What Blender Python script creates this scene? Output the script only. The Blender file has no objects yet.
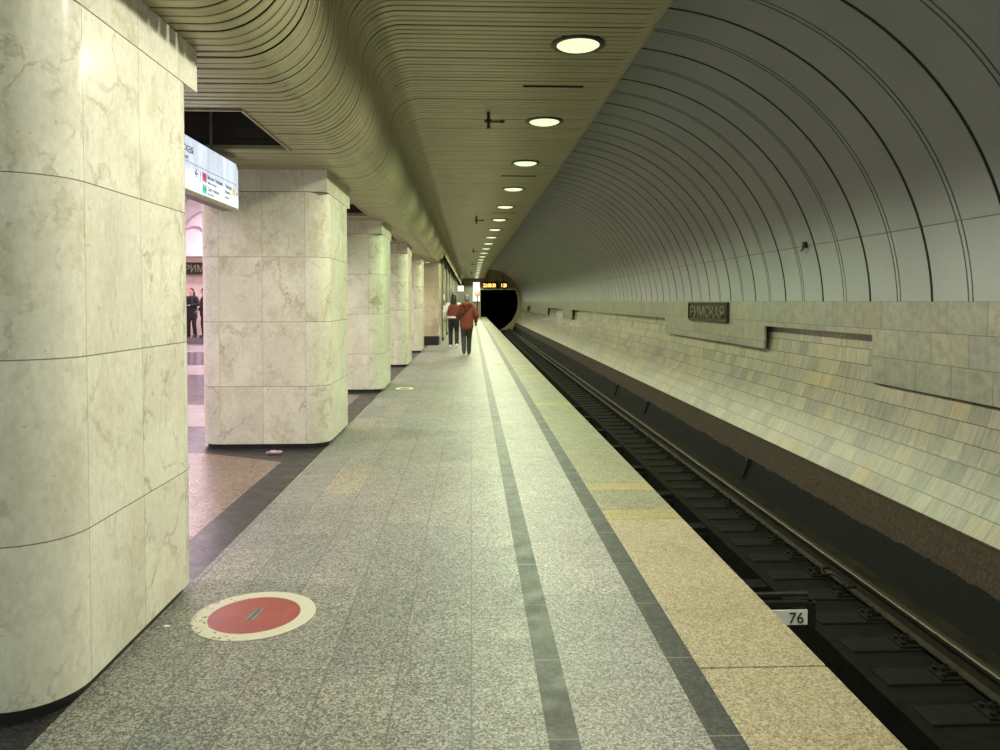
import bpy, bmesh, math, random
from mathutils import Vector, Matrix
R = random.Random(7)
PI = math.pi
S = bpy.context.scene
COL = S.collection
CAM_Z = 1.6
YEND = 76.0

# ------------------------------------------------------------------ materials
class NT:
    def __init__(self, name):
        self.m = bpy.data.materials.new(name)
        self.m.use_nodes = True
        self.t = self.m.node_tree
        self.t.nodes.clear()
        self.out = self.t.nodes.new('ShaderNodeOutputMaterial')
        self.b = self.t.nodes.new('ShaderNodeBsdfPrincipled')
        self.t.links.new(self.b.outputs[0], self.out.inputs[0])
    def n(self, typ, ins=None, **props):
        nd = self.t.nodes.new('ShaderNode' + typ)
        for k, v in props.items(): setattr(nd, k, v)
        for k, v in (ins or {}).items(): self.set(nd.inputs[k], v)
        return nd
    def set(self, sock, v):
        if hasattr(v, 'is_linked') or isinstance(v, bpy.types.NodeSocket): self.t.links.new(v, sock)
        else:
            if sock.type == 'RGBA' and len(v) == 3: v = (*v, 1)
            sock.default_value = v
    def p(self, **kw):
        for k, v in kw.items(): self.set(self.b.inputs[k.replace('_', ' ')], v)
    def math(self, op, a, b=0.0, c=0.0):
        nd = self.n('Math', operation=op)
        self.set(nd.inputs[0], a); self.set(nd.inputs[1], b); self.set(nd.inputs[2], c)
        return nd.outputs[0]
    def obj(self): return self.n('TexCoord').outputs['Object']
    def uv(self): return self.n('TexCoord').outputs['UV']
    def mapped(self, vec, scale=(1, 1, 1), rot=(0, 0, 0)):
        nd = self.n('Mapping', {'Vector': vec, 'Scale': scale, 'Rotation': rot}); return nd.outputs[0]
    def noise(self, vec, scale, detail=3, rough=.55, dist=0.0):
        return self.n('TexNoise', {'Vector': vec, 'Scale': scale, 'Detail': detail, 'Roughness': rough, 'Distortion': dist}).outputs[0]
    def ramp(self, fac, stops, interp='LINEAR'):
        nd = self.n('ValToRGB', {'Fac': fac}); cr = nd.color_ramp; cr.interpolation = interp
        while len(cr.elements) < len(stops): cr.elements.new(.5)
        for e, (pos, c) in zip(cr.elements, stops):
            e.position = pos; e.color = (*c, 1) if len(c) == 3 else c
        return nd.outputs[0]
    def mix(self, fac, a, b, mode='MIX'):
        nd = self.n('Mix', data_type='RGBA', blend_type=mode)
        self.set(nd.inputs[0], fac); self.set(nd.inputs[6], a); self.set(nd.inputs[7], b)
        return nd.outputs[2]
    def rangemap(self, v, a, b, c, d):
        return self.n('MapRange', {0: v, 1: a, 2: b, 3: c, 4: d}).outputs[0]
    def bump(self, h, strength=.2, dist=.01):
        nd = self.n('Bump', {'Height': h, 'Strength': strength, 'Distance': dist}); self.t.links.new(nd.outputs[0], self.b.inputs['Normal'])
    def tiles(self, u, v, w, h, off=.5, line=.004, seed=0.0, rndoff=False, thin=1.0):
        vr = self.math('DIVIDE', v, h); row = self.math('FLOOR', vr)
        if rndoff:
            o = self.n('TexWhiteNoise', {'W': row}, noise_dimensions='1D').outputs[0]
        else: o = self.math('MULTIPLY', row, off)
        ur = self.math('ADD', self.math('DIVIDE', u, w), o); col = self.math('FLOOR', ur)
        fu = self.math('FRACT', ur); fv = self.math('FRACT', vr)
        du = self.math('MULTIPLY', self.math('MINIMUM', fu, self.math('SUBTRACT', 1.0, fu)), w)
        dv = self.math('MULTIPLY', self.math('MINIMUM', fv, self.math('SUBTRACT', 1.0, fv)), h)
        seam = self.math('LESS_THAN', self.math('MINIMUM', self.math('MULTIPLY', du, thin), dv), line)
        cell = self.n('CombineXYZ', {0: col, 1: row, 2: seed}).outputs[0]
        wn = self.n('TexWhiteNoise', {'Vector': cell}, noise_dimensions='3D')
        return seam, wn.outputs[0], wn.outputs[1], cell

def plain(name, col, rough=.5, metal=0.0, var=.12, scale=12, bump=.0, emit=None, spec=None):
    m = NT(name); v = m.obj(); f = m.noise(v, scale, 4)
    lo = tuple(c * (1 - var) for c in col); hi = tuple(min(1, c * (1 + var)) for c in col)
    m.p(Base_Color=m.ramp(f, [(.3, lo), (.7, hi)]), Roughness=rough, Metallic=metal)
    if spec is not None: m.p(Specular_IOR_Level=spec)
    if bump: m.bump(f, bump)
    if emit: m.p(Emission_Color=(*emit[0], 1), Emission_Strength=emit[1])
    return m.m

def granite(name, dark, mid, light, w, h, seamcol, rough=.48, tint=None, scale=108, rndoff=True, line=.0038, swap=True, spec=.3):
    m = NT(name); v = m.obj()
    sp = m.n('SeparateXYZ', {0: v})
    x, y = (sp.outputs[1], sp.outputs[0]) if swap else (sp.outputs[0], sp.outputs[1])
    seam, rnd, rc, cell = m.tiles(x, y, w, h, line=line, rndoff=rndoff)
    off = m.n('VectorMath', {0: v, 1: m.n('VectorMath', {0: cell, 1: (3.7, 5.1, 1.3)}, operation='MULTIPLY').outputs[0]}, operation='ADD').outputs[0]
    cellc = m.n('TexVoronoi', {'Vector': off, 'Scale': scale * 1.25, 'Randomness': 1.0}).outputs['Color']
    gv = m.n('SeparateColor', {0: cellc}).outputs[0]
    g = m.math('ADD', m.math('MULTIPLY', gv, .62), m.math('MULTIPLY', m.noise(off, scale * .45, 3, .7), .38))
    c = m.ramp(g, [(.20, dark), (.50, mid), (.82, light)])
    if tint:
        c = m.mix(1.0, c, m.ramp(rnd, tint), 'MULTIPLY')
    big = m.noise(v, 1.3, 3)
    c = m.mix(1.0, c, m.ramp(big, [(.3, (.88, .88, .87)), (.7, (1.06, 1.06, 1.06))]), 'MULTIPLY')
    c = m.mix(m.math('MULTIPLY', seam, .65), c, seamcol)
    m.p(Base_Color=c, Roughness=m.rangemap(m.noise(v, 7, 3), .3, .7, rough - .06, rough + .1), Specular_IOR_Level=spec)
    m.bump(g, .12, .003)
    return m.m

def marble(name, lo, hi, stain, vein, by_uv=True):
    m = NT(name); v = m.obj(); uv = m.n('SeparateXYZ', {0: m.uv()})
    info = m.n('ObjectInfo').outputs['Random']
    seam, rnd, rc, cell = m.tiles(uv.outputs[0], uv.outputs[1], 1.0, .70, off=0, line=.0026)
    # seams in u are measured in panel units
    cc = m.n('CombineXYZ', {0: m.math('MULTIPLY', info, 17.0), 1: m.math('MULTIPLY', rnd, 9.0), 2: m.math('MULTIPLY', rnd, 5.0)}).outputs[0]
    off = m.n('VectorMath', {0: v, 1: cc}, operation='ADD').outputs[0]
    base = m.ramp(m.noise(off, 1.5, 7, .62, .4), [(.3, lo), (.66, hi)])
    dist = m.n('VectorMath', {0: off, 1: m.n('VectorMath', {0: m.n('TexNoise', {'Vector': off, 'Scale': 2.6, 'Detail': 6.0, 'Roughness': .62}).outputs[1], 'Scale': .55}, operation='SCALE').outputs[0]}, operation='ADD').outputs[0]
    st = m.ramp(m.noise(m.mapped(dist, (1.5, 1.5, 1.0)), 1.6, 8, .7), [(.50, (0, 0, 0)), (.64, (1, 1, 1))])
    amount = m.rangemap(rnd, 0, 1, .18, .72)
    base = m.mix(m.math('MULTIPLY', st, amount), base, stain)
    for sc, wd, k, lo_, hi_ in ((2.0, .04, .55, .46, .62), (4.4, .055, .50, .49, .64)):
        vo = m.n('TexVoronoi', {'Vector': m.mapped(dist, (1, 1, .7), (.5, .3, .2 * sc)), 'Scale': sc}, feature='DISTANCE_TO_EDGE').outputs[0]
        vmask = m.ramp(m.noise(off, 1.9 + sc * .3, 5, .65), [(lo_, (0, 0, 0)), (hi_, (1, 1, 1))])
        vm = m.math('MULTIPLY', m.math('MULTIPLY', m.rangemap(vo, 0.0, wd, k, 0.0), vmask), m.rangemap(rnd, 0, 1, .5, 1.2))
        base = m.mix(vm, base, vein)
    fine = m.noise(m.mapped(off, (16, 16, 9)), 2.6, 4, .65)
    base = m.mix(1.0, base, m.ramp(fine, [(.28, (.88, .88, .86)), (.7, (1.05, 1.05, 1.05))]), 'MULTIPLY')
    spots = m.ramp(m.noise(off, 30, 2, .5), [(.70, (0, 0, 0)), (.75, (1, 1, 1))])
    base = m.mix(m.math('MULTIPLY', spots, .35), base, vein)
    base = m.mix(m.math('MULTIPLY', seam, .8), base, (.10, .095, .075))
    m.p(Base_Color=base, Roughness=m.rangemap(fine, .3, .7, .16, .26), Specular_IOR_Level=.05)
    m.bump(m.math('SUBTRACT', m.math('MULTIPLY', fine, .05), seam), .25, .002)
    return m.m

def wall_tiles(name):
    m = NT(name); uv = m.n('SeparateXYZ', {0: m.uv()})
    seam, rnd, rc, cell = m.tiles(uv.outputs[0], uv.outputs[1], .29, .208, off=.37, line=.0048, thin=2.0)
    c = m.ramp(rnd, [(0, (.22, .22, .205)), (.2, (.30, .285, .245)), (.4, (.27, .265, .235)), (.6, (.34, .32, .265)), (.78, (.285, .275, .24)), (.92, (.35, .305, .225)), (1, (.235, .24, .23))], 'LINEAR')
    big = m.noise(m.mapped(m.uv(), (1, 1, 1)), .33, 3, .6)
    c = m.mix(1.0, c, m.ramp(big, [(.3, (.80, .82, .82)), (.5, (1, .97, .93)), (.7, (1.16, 1.05, .84))]), 'MULTIPLY')
    # colour shifts slowly along the wall
    o = m.n('VectorMath', {0: m.uv(), 1: m.n('VectorMath', {0: cell, 1: (.7, .9, .3)}, operation='MULTIPLY').outputs[0]}, operation='ADD').outputs[0]
    st = m.noise(m.mapped(o, (9, 1.4, 1)), 2.2, 5, .6, .5)
    c = m.mix(1.0, c, m.ramp(st, [(.25, (.72, .72, .70)), (.5, (1, 1, 1)), (.75, (1.22, 1.2, 1.15))]), 'MULTIPLY')
    # rusty damp near the foot
    rust = m.math('MULTIPLY', m.rangemap(uv.outputs[1], .05, .5, 1, 0), m.rangemap(m.noise(m.mapped(m.uv(), (2.2, .8, 1)), 1.0, 3), .5, .68, 0, .75))
    c = m.mix(rust, c, (.33, .22, .09))
    c = m.mix(m.math('MULTIPLY', seam, .8), c, (.055, .05, .04))
    m.p(Base_Color=c, Roughness=m.math('ADD', m.rangemap(uv.outputs[1], .0, 1.7, .36, .05), m.rangemap(st, .25, .75, .03, .04)), Specular_IOR_Level=.3)
    tilt = m.n('Bump', {'Height': m.math('SUBTRACT', m.math('MULTIPLY', st, .0), seam), 'Strength': .3, 'Distance': .002})
    # each slab lies at a slightly different angle
    jit = m.n('VectorMath', {0: m.n('VectorMath', {0: rc, 1: (.5, .5, .5)}, operation='SUBTRACT').outputs[0], 'Scale': .014}, operation='SCALE').outputs[0]
    nn = m.n('VectorMath', {0: m.n('VectorMath', {0: tilt.outputs[0], 1: jit}, operation='ADD').outputs[0]}, operation='NORMALIZE').outputs[0]
    m.t.links.new(nn, m.b.inputs['Normal'])
    return m.m

def kerb_mat(name):
    m = NT(name); v = m.obj(); sp = m.n('SeparateXYZ', {0: v})
    n1 = m.noise(v, 26, 4, .7)
    c = m.ramp(n1, [(.3, (.036, .026, .019)), (.6, (.066, .049, .036)), (.74, (.12, .098, .076))])
    # near-black below a ragged height line, brown above
    edge = m.math('ADD', sp.outputs[2], m.math('MULTIPLY', m.math('SUBTRACT', m.noise(m.mapped(v, (.1, 1.4, .1)), 1.2, 6, .7), .5), .16))
    dark_below = m.math('LESS_THAN', edge, -.90)
    c = m.mix(dark_below, c, m.ramp(n1, [(.3, (.008, .009, .009)), (.7, (.014, .015, .014))]))
    m.p(Base_Color=c, Roughness=.8, Specular_IOR_Level=.12); m.bump(n1, .4, .01)
    return m.m

M = {}
M['grey'] = granite('grey_granite', (.075, .076, .066), (.20, .20, .178), (.40, .395, .35), 1.08, .312, (.09, .09, .08), tint=[(0, (.84, .87, .88)), (.5, (1, 1, .98)), (.9, (1.02, 1.0, .95)), (1, (1.2, 1.1, .92))])
M['mid'] = granite('pale_granite', (.10, .10, .088), (.23, .228, .205), (.42, .41, .37), .9, 2.0, (.12, .12, .1), tint=[(0, (.88, .9, .9)), (1, (1.05, 1.03, 1))])
M['tan'] = granite('tan_granite', (.17, .14, .085), (.30, .26, .16), (.44, .385, .265), 9, 9, (.2, .15, .1))
M['yellow'] = granite('yellow_granite', (.15, .125, .05), (.28, .24, .105), (.42, .37, .19), 9, 9, (.2, .15, .1))
M['olive'] = granite('olive_granite', (.08, .08, .05), (.20, .197, .125), (.36, .35, .24), 9, 9, (.15, .15, .1))
M['strip'] = granite('charcoal_granite_strip', (.022, .024, .021), (.036, .038, .034), (.062, .063, .056), .6, 5, (.2, .2, .18), scale=60)
M['char'] = granite('charcoal_granite', (.02, .019, .02), (.035, .033, .034), (.06, .056, .056), .9, .6, (.02, .02, .02), rough=.34, scale=60, spec=.2)
M['brown'] = granite('red_brown_granite', (.06, .042, .032), (.17, .122, .09), (.34, .25, .19), .62, .62, (.1, .07, .05), rough=.30, scale=80)
M['hall_light'] = granite('pink_granite', (.25, .225, .215), (.38, .345, .33), (.52, .48, .46), .7, .7, (.25, .2, .2), rough=.18)
M['hall_dark'] = granite('violet_granite', (.07, .063, .072), (.14, .125, .142), (.24, .22, .25), .7, .7, (.1, .1, .1), rough=.15)
M['marble'] = marble('cream_marble', (.60, .575, .48), (.74, .72, .61), (.47, .41, .275), (.22, .175, .095))
M['base'] = plain('black_plinth', (.016, .016, .015), .4)
M['slat'] = None
m = NT('champagne_aluminium_slat'); v = m.obj()
f = m.noise(m.mapped(v, (.6, 14, .6)), 1.0, 3)
m.p(Base_Color=m.ramp(f, [(.3, (.38, .35, .20)), (.7, (.47, .435, .26))]), Metallic=.35, Roughness=m.rangemap(m.noise(v, 3, 3), .3, .7, .34, .46))
M['slat'] = m.m
M['gap_dark'] = plain('black_gap_shade', (.006, .006, .006), .9, spec=.1)  # black colour puts the shade into the gaps between slats
M['void'] = plain('dark_recess', (.05, .043, .036), .8, spec=.2)
M['vault'] = plain('grey_vault_panel', (.31, .322, .328), .42, var=.07, scale=.8)
M['groove'] = plain('dark_panel_joint', (.06, .06, .048), .7)
M['groove_soft'] = plain('grey_panel_joint', (.125, .128, .118), .6)
M['tile'] = wall_tiles('polished_wall_slabs')
m = NT('ledge_marble'); uv = m.n('SeparateXYZ', {0: m.uv()})
seam, rnd, rc, cell = m.tiles(uv.outputs[0], uv.outputs[1], .62, .34, off=.43, line=.004, seed=3)
o = m.n('VectorMath', {0: m.uv(), 1: m.n('VectorMath', {0: cell, 1: (.7, .9, .3)}, operation='MULTIPLY').outputs[0]}, operation='ADD').outputs[0]
st = m.noise(m.mapped(o, (2.6, 2.2, 1)), 3.2, 7, .7, .15)
c = m.ramp(rnd, [(0, (.23, .22, .18)), (.3, (.28, .275, .23)), (.6, (.26, .26, .23)), (.8, (.31, .295, .235)), (1, (.25, .24, .195))])
c = m.mix(1.0, c, m.ramp(st, [(.25, (.6, .6, .58)), (.6, (1.08, 1.08, 1.06))]), 'MULTIPLY')
c = m.mix(m.math('MULTIPLY', seam, .8), c, (.06, .055, .045))
m.p(Base_Color=c, Roughness=.28)
M['ledge'] = m.m
M['kerb'] = kerb_mat('two_tone_concrete')
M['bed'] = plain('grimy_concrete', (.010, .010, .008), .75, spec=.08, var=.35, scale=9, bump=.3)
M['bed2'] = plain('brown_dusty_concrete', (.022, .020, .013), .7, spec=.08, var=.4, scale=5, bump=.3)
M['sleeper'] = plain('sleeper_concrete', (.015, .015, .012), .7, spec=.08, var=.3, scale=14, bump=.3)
M['iron'] = plain('rusty_iron', (.018, .016, .012), .5, .4, var=.3, scale=30)
M['railside'] = plain('brown_rail_steel', (.04, .034, .022), .5, .5, var=.3, scale=14)
M['railtop'] = plain('worn_rail_steel', (.13, .12, .09), .36, .9, var=.1)
M['black'] = plain('black_painted_metal', (.012, .012, .011), .35)
M['white'] = plain('white_enamel', (.85, .85, .78), .4, var=.04)
M['cream'] = plain('cream_paint', (.70, .67, .52), .5, var=.08, scale=30)
M['bronze'] = plain('dark_bronze', (.045, .040, .028), .4, .6, var=.2)
M['bronze_letter'] = plain('pale_bronze', (.26, .235, .17), .4, .6, var=.2)
M['text_grey'] = plain('grey_sign_print', (.16, .16, .17), .5)
M['text_black'] = plain('black_sign_print', (.01, .01, .012), .5)
M['brass'] = plain('brass_edge', (.40, .36, .22), .35, .5)
M['hallwhite'] = plain('white_vault_plaster', (.80, .77, .78), .5, var=.03)
M['hallrib'] = plain('pink_rib', (.55, .40, .46), .5, var=.03)
M['hallwall'] = plain('pale_pink_marble', (.60, .48, .42), .3, var=.15, scale=2)
M['tunnel'] = plain('unlit_tunnel_black', (.004, .004, .004), .95, spec=.05)  # the tunnel's unlit depth is put into this near-black colour
M['endwall'] = plain('beige_end_wall', (.30, .25, .17), .5, var=.1, scale=2)
M['endgreen'] = plain('grey_green_panel', (.26, .30, .25), .4, var=.12)
m = NT('lamp_diffuser'); m.p(Base_Color=(.2, .2, .16), Roughness=.4, Emission_Color=m.ramp(m.noise(m.obj(), 40, 2), [(.35, (.78, .93, .52)), (.65, (.92, 1.0, .66))]), Emission_Strength=1.0)
M['diffuser'] = m.m
m = NT('sign_face_lit'); m.p(Base_Color=(.7, .72, .75), Roughness=.25, Emission_Color=(.74, .83, 1, 1), Emission_Strength=m.rangemap(m.noise(m.mapped(m.obj(), (.2, 3, .5)), 2.2, 2), .3, .7, .62, 1.0))
M['signface'] = m.m
M['amber'] = plain('amber_led', (.5, .3, .1), .4, emit=((1, .52, .13), 4.0))
M['whitelit'] = plain('lit_white_panel', (.8, .8, .75), .4, emit=((1, .98, .85), 1.0))
m = NT('worn_red_paint'); v = m.obj(); f = m.noise(v, 9, 5, .65)
c = m.ramp(f, [(.3, (.24, .04, .03)), (.7, (.31, .065, .048))])
w = m.ramp(m.noise(v, 60, 3, .7), [(.69, (0, 0, 0)), (.73, (1, 1, 1))])
m.p(Base_Color=m.mix(m.math('MULTIPLY', w, .45), c, (.5, .25, .2)), Roughness=.42)
M['red'] = m.m
m = NT('chipped_cream_paint'); v = m.obj(); sp = m.n('SeparateXYZ', {0: v})
f = m.noise(v, 28, 5, .7)
wear = m.math('ADD', f, m.math('MULTIPLY', sp.outputs[0], -.30))
ch = m.ramp(wear, [(.635, (0, 0, 0)), (.66, (1, 1, 1))])
m.p(Base_Color=m.mix(ch, (.52, .50, .39), (.12, .11, .07)), Roughness=.5)
M['ring'] = m.m
M['grey_worn'] = plain('worn_grey_plate', (.16, .15, .12), .6)
M['skin'] = plain('skin', (.50, .31, .22), .5, var=.05)
M['orange'] = plain('rust_orange_fabric', (.165, .036, .018), .8, var=.15, scale=18)
M['rustred'] = plain('rust_red_fabric', (.16, .032, .02), .8, var=.15, scale=18)
M['whitefab'] = plain('white_fabric', (.72, .70, .64), .8, var=.05)
M['charfab'] = plain('charcoal_fabric', (.030, .030, .032), .85, var=.2)
M['blackfab'] = plain('black_fabric', (.012, .012, .013), .85, var=.2)
M['hairgrey'] = plain('grey_hair', (.20, .18, .15), .7)
M['hairdark'] = plain('dark_hair', (.012, .010, .009), .6)
M['shoe'] = plain('black_leather', (.015, .014, .013), .45)
M['pinkwrap'] = plain('crumpled_pink_wrapper', (.55, .36, .38), .35, var=.35, scale=60)
M['pink'] = plain('pink_badge', (.80, .12, .33), .4, emit=((.9, .2, .45), .45))
M['teal'] = plain('teal_badge', (.10, .55, .42), .4, emit=((.15, .7, .55), .45))
M['yel'] = plain('yellow_badge', (.75, .62, .10), .4, emit=((.9, .75, .2), .45))
M['mirror'] = plain('pink_tinted_mirror_rim', (.65, .42, .34), .3)

# ------------------------------------------------------------------ mesh helpers
class MB:
    def __init__(self): self.v, self.f, self.uv, self.mi, self.mats = [], [], [], [], []
    def slot(self, m):
        if m not in self.mats: self.mats.append(m)
        return self.mats.index(m)
    def face(self, pts, m=None, uv=None):
        b = len(self.v); self.v += [tuple(p) for p in pts]
        self.f.append(tuple(range(b, b + len(pts)))); self.uv.append(uv); self.mi.append(self.slot(m) if m else 0)
    def box(self, x0, x1, y0, y1, z0, z1, m=None):
        p = [(x0, y0, z0), (x1, y0, z0), (x1, y1, z0), (x0, y1, z0), (x0, y0, z1), (x1, y0, z1), (x1, y1, z1), (x0, y1, z1)]
        b = len(self.v); self.v += p; k = self.slot(m) if m else 0
        for q in ((0, 3, 2, 1), (4, 5, 6, 7), (0, 1, 5, 4), (1, 2, 6, 5), (2, 3, 7, 6), (3, 0, 4, 7)):
            self.f.append(tuple(b + i for i in q)); self.uv.append(None); self.mi.append(k)
    def grid(self, rows, m=None, uvs=None, close=False):
        """rows: list of equally long point lists"""
        b = len(self.v); n = len(rows[0]); k = self.slot(m) if m else 0
        for r in rows: self.v += [tuple(p) for p in r]
        for i in range(len(rows) - 1):
            for j in range(n if close else n - 1):
                j2 = (j + 1) % n
                self.f.append((b + i * n + j, b + i * n + j2, b + (i + 1) * n + j2, b + (i + 1) * n + j)); self.mi.append(k)
                self.uv.append([uvs[i][j], uvs[i][j2 if not close else j + 1], uvs[i + 1][j2 if not close else j + 1], uvs[i + 1][j]] if uvs else None)
    def lathe(self, prof, m=None, seg=32, c=(0, 0, 0), axis='z', caps=False):
        rows = []
        for r, h in prof:
            row = []
            for s in range(seg):
                a = 2 * PI * s / seg; x, y = r * math.cos(a), r * math.sin(a)
                p = (x, y, h) if axis == 'z' else ((h, x, y) if axis == 'x' else (x, h, y))
                row.append((c[0] + p[0], c[1] + p[1], c[2] + p[2]))
            rows.append(row)
        self.grid(rows, m, close=True)
    def tube(self, pts, rad, m=None, seg=10, flat=None, cap=True):
        """pts path, rad list of r or (rx, ry); round ends"""
        P = [Vector(p) for p in pts]; n = len(P)
        rad = [rad] * n if not isinstance(rad, (list, tuple)) else list(rad)
        rows = []; up = None
        for i in range(n):
            t = (P[min(i + 1, n - 1)] - P[max(i - 1, 0)]).normalized()
            ref = Vector((1, 0, 0)) if abs(t.x) < .9 else Vector((0, 1, 0))
            ax = (ref - t * ref.dot(t)).normalized(); ay = t.cross(ax)
            r = rad[i]; rx, ry = r if isinstance(r, (list, tuple)) else (r, r)
            ring = lambda c, k: [c + ax * (rx * k * math.cos(2 * PI * s / seg)) + ay * (ry * k * math.sin(2 * PI * s / seg)) for s in range(seg)]
            if i == 0 and cap:
                for a in (0.04, .5, .85): rows.append(ring(P[i] - t * (min(rx, ry) * math.sqrt(1 - a * a) * .7), a))
            rows.append(ring(P[i], 1))
            if i == n - 1 and cap:
                for a in (.85, .5, .04): rows.append(ring(P[i] + t * (min(rx, ry) * math.sqrt(1 - a * a) * .7), a))
        self.grid(rows, m, close=True)
        b = len(self.v); nn = len(rows) * seg; k = self.slot(m) if m else 0
        self.f.append(tuple(range(b - nn + seg - 1, b - nn - 1, -1))); self.uv.append(None); self.mi.append(k)
        self.f.append(tuple(range(b - seg, b))); self.uv.append(None); self.mi.append(k)
    def ball(self, c, r, m=None, seg=16, rings=10):
        rx, ry, rz = r if isinstance(r, (list, tuple)) else (r, r, r)
        rows = []
        for i in range(rings + 1):
            a = -PI / 2 + PI * i / rings; k = max(math.cos(a), .02)
            rows.append([(c[0] + rx * k * math.cos(2 * PI * s / seg), c[1] + ry * k * math.sin(2 * PI * s / seg), c[2] + rz * math.sin(a)) for s in range(seg)])
        self.grid(rows, m, close=True)
        b = len(self.v); nn = len(rows) * seg; q = self.slot(m) if m else 0
        self.f.append(tuple(range(b - nn + seg - 1, b - nn - 1, -1))); self.uv.append(None); self.mi.append(q)
        self.f.append(tuple(range(b - seg, b))); self.uv.append(None); self.mi.append(q)
    def build(self, name, mat=None, parent=None, loc=(0, 0, 0), rot=(0, 0, 0), smooth=False, bevel=0, remesh=0, angle=None):
        me = bpy.data.meshes.new(name); me.from_pydata(self.v, [], self.f)
        mats = self.mats if self.mats else [mat]
        for q in mats: me.materials.append(q)
        if len(mats) > 1: me.polygons.foreach_set('material_index', self.mi)
        if any(self.uv):
            ul = me.uv_layers.new(name='UVMap')
            for p, u in zip(me.polygons, self.uv):
                if u:
                    for li, c in zip(p.loop_indices, u): ul.data[li].uv = c
        me.update()
        o = bpy.data.objects.new(name, me); COL.objects.link(o)
        if parent is not None: o.parent = parent
        o.location = loc; o.rotation_euler = rot
        if bevel:
            b = o.modifiers.new('bevel', 'BEVEL'); b.width = bevel; b.segments = 2; b.limit_method = 'ANGLE'; b.angle_limit = .6
        if remesh:
            b = o.modifiers.new('remesh', 'REMESH'); b.mode = 'VOXEL'; b.voxel_size = remesh
            s = o.modifiers.new('smooth', 'SMOOTH'); s.factor = .5; s.iterations = 4
        if bevel or remesh: bake(o)
        if smooth or remesh:
            o.data.polygons.foreach_set('use_smooth', [True] * len(o.data.polygons)); o.data.update()
            if angle: o.data.set_sharp_from_angle(angle=angle)
        return o
def bake(o):
    dg = bpy.context.evaluated_depsgraph_get(); ev = o.evaluated_get(dg)
    me = bpy.data.meshes.new_from_object(ev); o.modifiers.clear(); o.data = me
def tag(o, label=None, cat=None, group=None, kind=None):
    if label: o['label'] = label
    if cat: o['category'] = cat
    if group: o['group'] = group
    if kind: o['kind'] = kind
    return o
def struct(o): o['kind'] = 'structure'; return o
def empty(name, loc, label, cat, group=None, rz=0):
    o = bpy.data.objects.new(name, None); COL.objects.link(o); o.location = loc; o.rotation_euler = (0, 0, rz)
    o.empty_display_size = .1
    return tag(o, label, cat, group)
def kids(o): return [c for c in COL.objects if c.parent == o]
def copy_tree(o, parent=None):
    c = o.copy(); COL.objects.link(c)
    if parent is not None: c.parent = parent
    for k in kids(o): copy_tree(k, c)
    return c
def text_mesh(s, size, name, mat, parent=None, loc=(0, 0, 0), rot=(0, 0, 0), depth=.003, align='LEFT', sx=1.0):
    cu = bpy.data.curves.new(name, 'FONT'); cu.body = s; cu.size = size; cu.extrude = depth; cu.align_x = align
    cu.resolution_u = 3
    t = bpy.data.objects.new(name + '_src', cu); COL.objects.link(t)
    dg = bpy.context.evaluated_depsgraph_get()
    me = bpy.data.meshes.new_from_object(t.evaluated_get(dg))
    bpy.data.objects.remove(t); me.name = name
    me.materials.clear(); me.materials.append(mat)
    if sx != 1: me.transform(Matrix.Diagonal((sx, 1, 1, 1)))
    o = bpy.data.objects.new(name, me); COL.objects.link(o)
    if parent is not None: o.parent = parent
    o.location = loc; o.rotation_euler = rot
    return o
ROT_FACE_RIGHT = (PI / 2, 0, PI / 2)      # text readable when looking towards -X
ROT_FACE_LEFT = (PI / 2, 0, -PI / 2)      # text readable when looking towards +X
ROT_FACE_CAM = (PI / 2, 0, 0)             # text readable when looking towards +Y

# ------------------------------------------------------------------ floors
Y0 = -1.5
def slab(name, x0, x1, y0, y1, z0, z1, mat):
    b = MB(); b.box(x0, x1, y0, y1, z0, z1); return struct(b.build(name, mat))
slab('floor', -1.59, .28, Y0, YEND, -.12, 0, M['grey'])
slab('trim_1', .28, .395, Y0, YEND, -.12, 0, M['strip'])
slab('floor_walkway', .395, .873, Y0, YEND, -.12, 0, M['mid'])
slab('trim_2', .873, .995, Y0, YEND, -.12, 0, M['strip'])
b = MB(); y = 3.15
cuts = [(Y0, 3.15, 'tan'), (3.155, 5.36, 'tan'), (5.36, 5.62, 'yellow'), (5.62, 6.2, 'olive'), (6.2, 6.45, 'yellow'), (6.45, 8.7, 'olive'), (8.7, 9.0, 'olive'), (9.0, 11.3, 'olive'), (11.3, 11.7, 'yellow'), (11.7, 13.6, 'olive')]
y = 13.6
while y < YEND:
    L = R.uniform(1.5, 3.2); cuts.append((y, y + L, R.choice(['olive', 'olive', 'yellow', 'tan', 'olive']))); y += L
    cuts.append((y, y + .4, 'yellow')); y += .4
for y0, y1, k in cuts: b.box(.995, 1.56, y0 + .002, min(y1, YEND) - .001, -.13, 0, M[k])
struct(b.build('floor_edge', bevel=.006))
b = MB(); b.box(1.30, 1.48, Y0, YEND, -1.9, -.13)
struct(b.build('wall_platform', M['bed']))
# left of the platform: charcoal bands, brown panels, hall floor
b = MB()
b.box(-3.25, -1.59, Y0, YEND, -.12, 0, M['char'])
struct(b.build('floor_arcade'))
PIL = [2.805, 8.08, 13.05, 18.15, 23.25]
PL, PX0, PX1, PR = 1.49, -2.95, -1.55, .24
b = MB()
for k, yf in enumerate(PIL):
    ye, yn = yf + PL, yf + 5.12
    pts = [(-1.89, ye + .55), (-1.89, yn - .52), (-2.82, yn - .04), (-3.25, yn - .04), (-3.25, ye + .05), (-2.82, ye + .05)]
    b.face([(x, y, .0015) for x, y in pts])
struct(b.build('floor_panels', M['brown']))
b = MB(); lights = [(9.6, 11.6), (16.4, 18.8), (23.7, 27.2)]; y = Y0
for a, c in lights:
    b.box(-13, -3.25, y, a, -.12, 0, M['hall_dark']); b.box(-13, -3.25, a, c, -.12, 0, M['hall_light']); y = c
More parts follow.
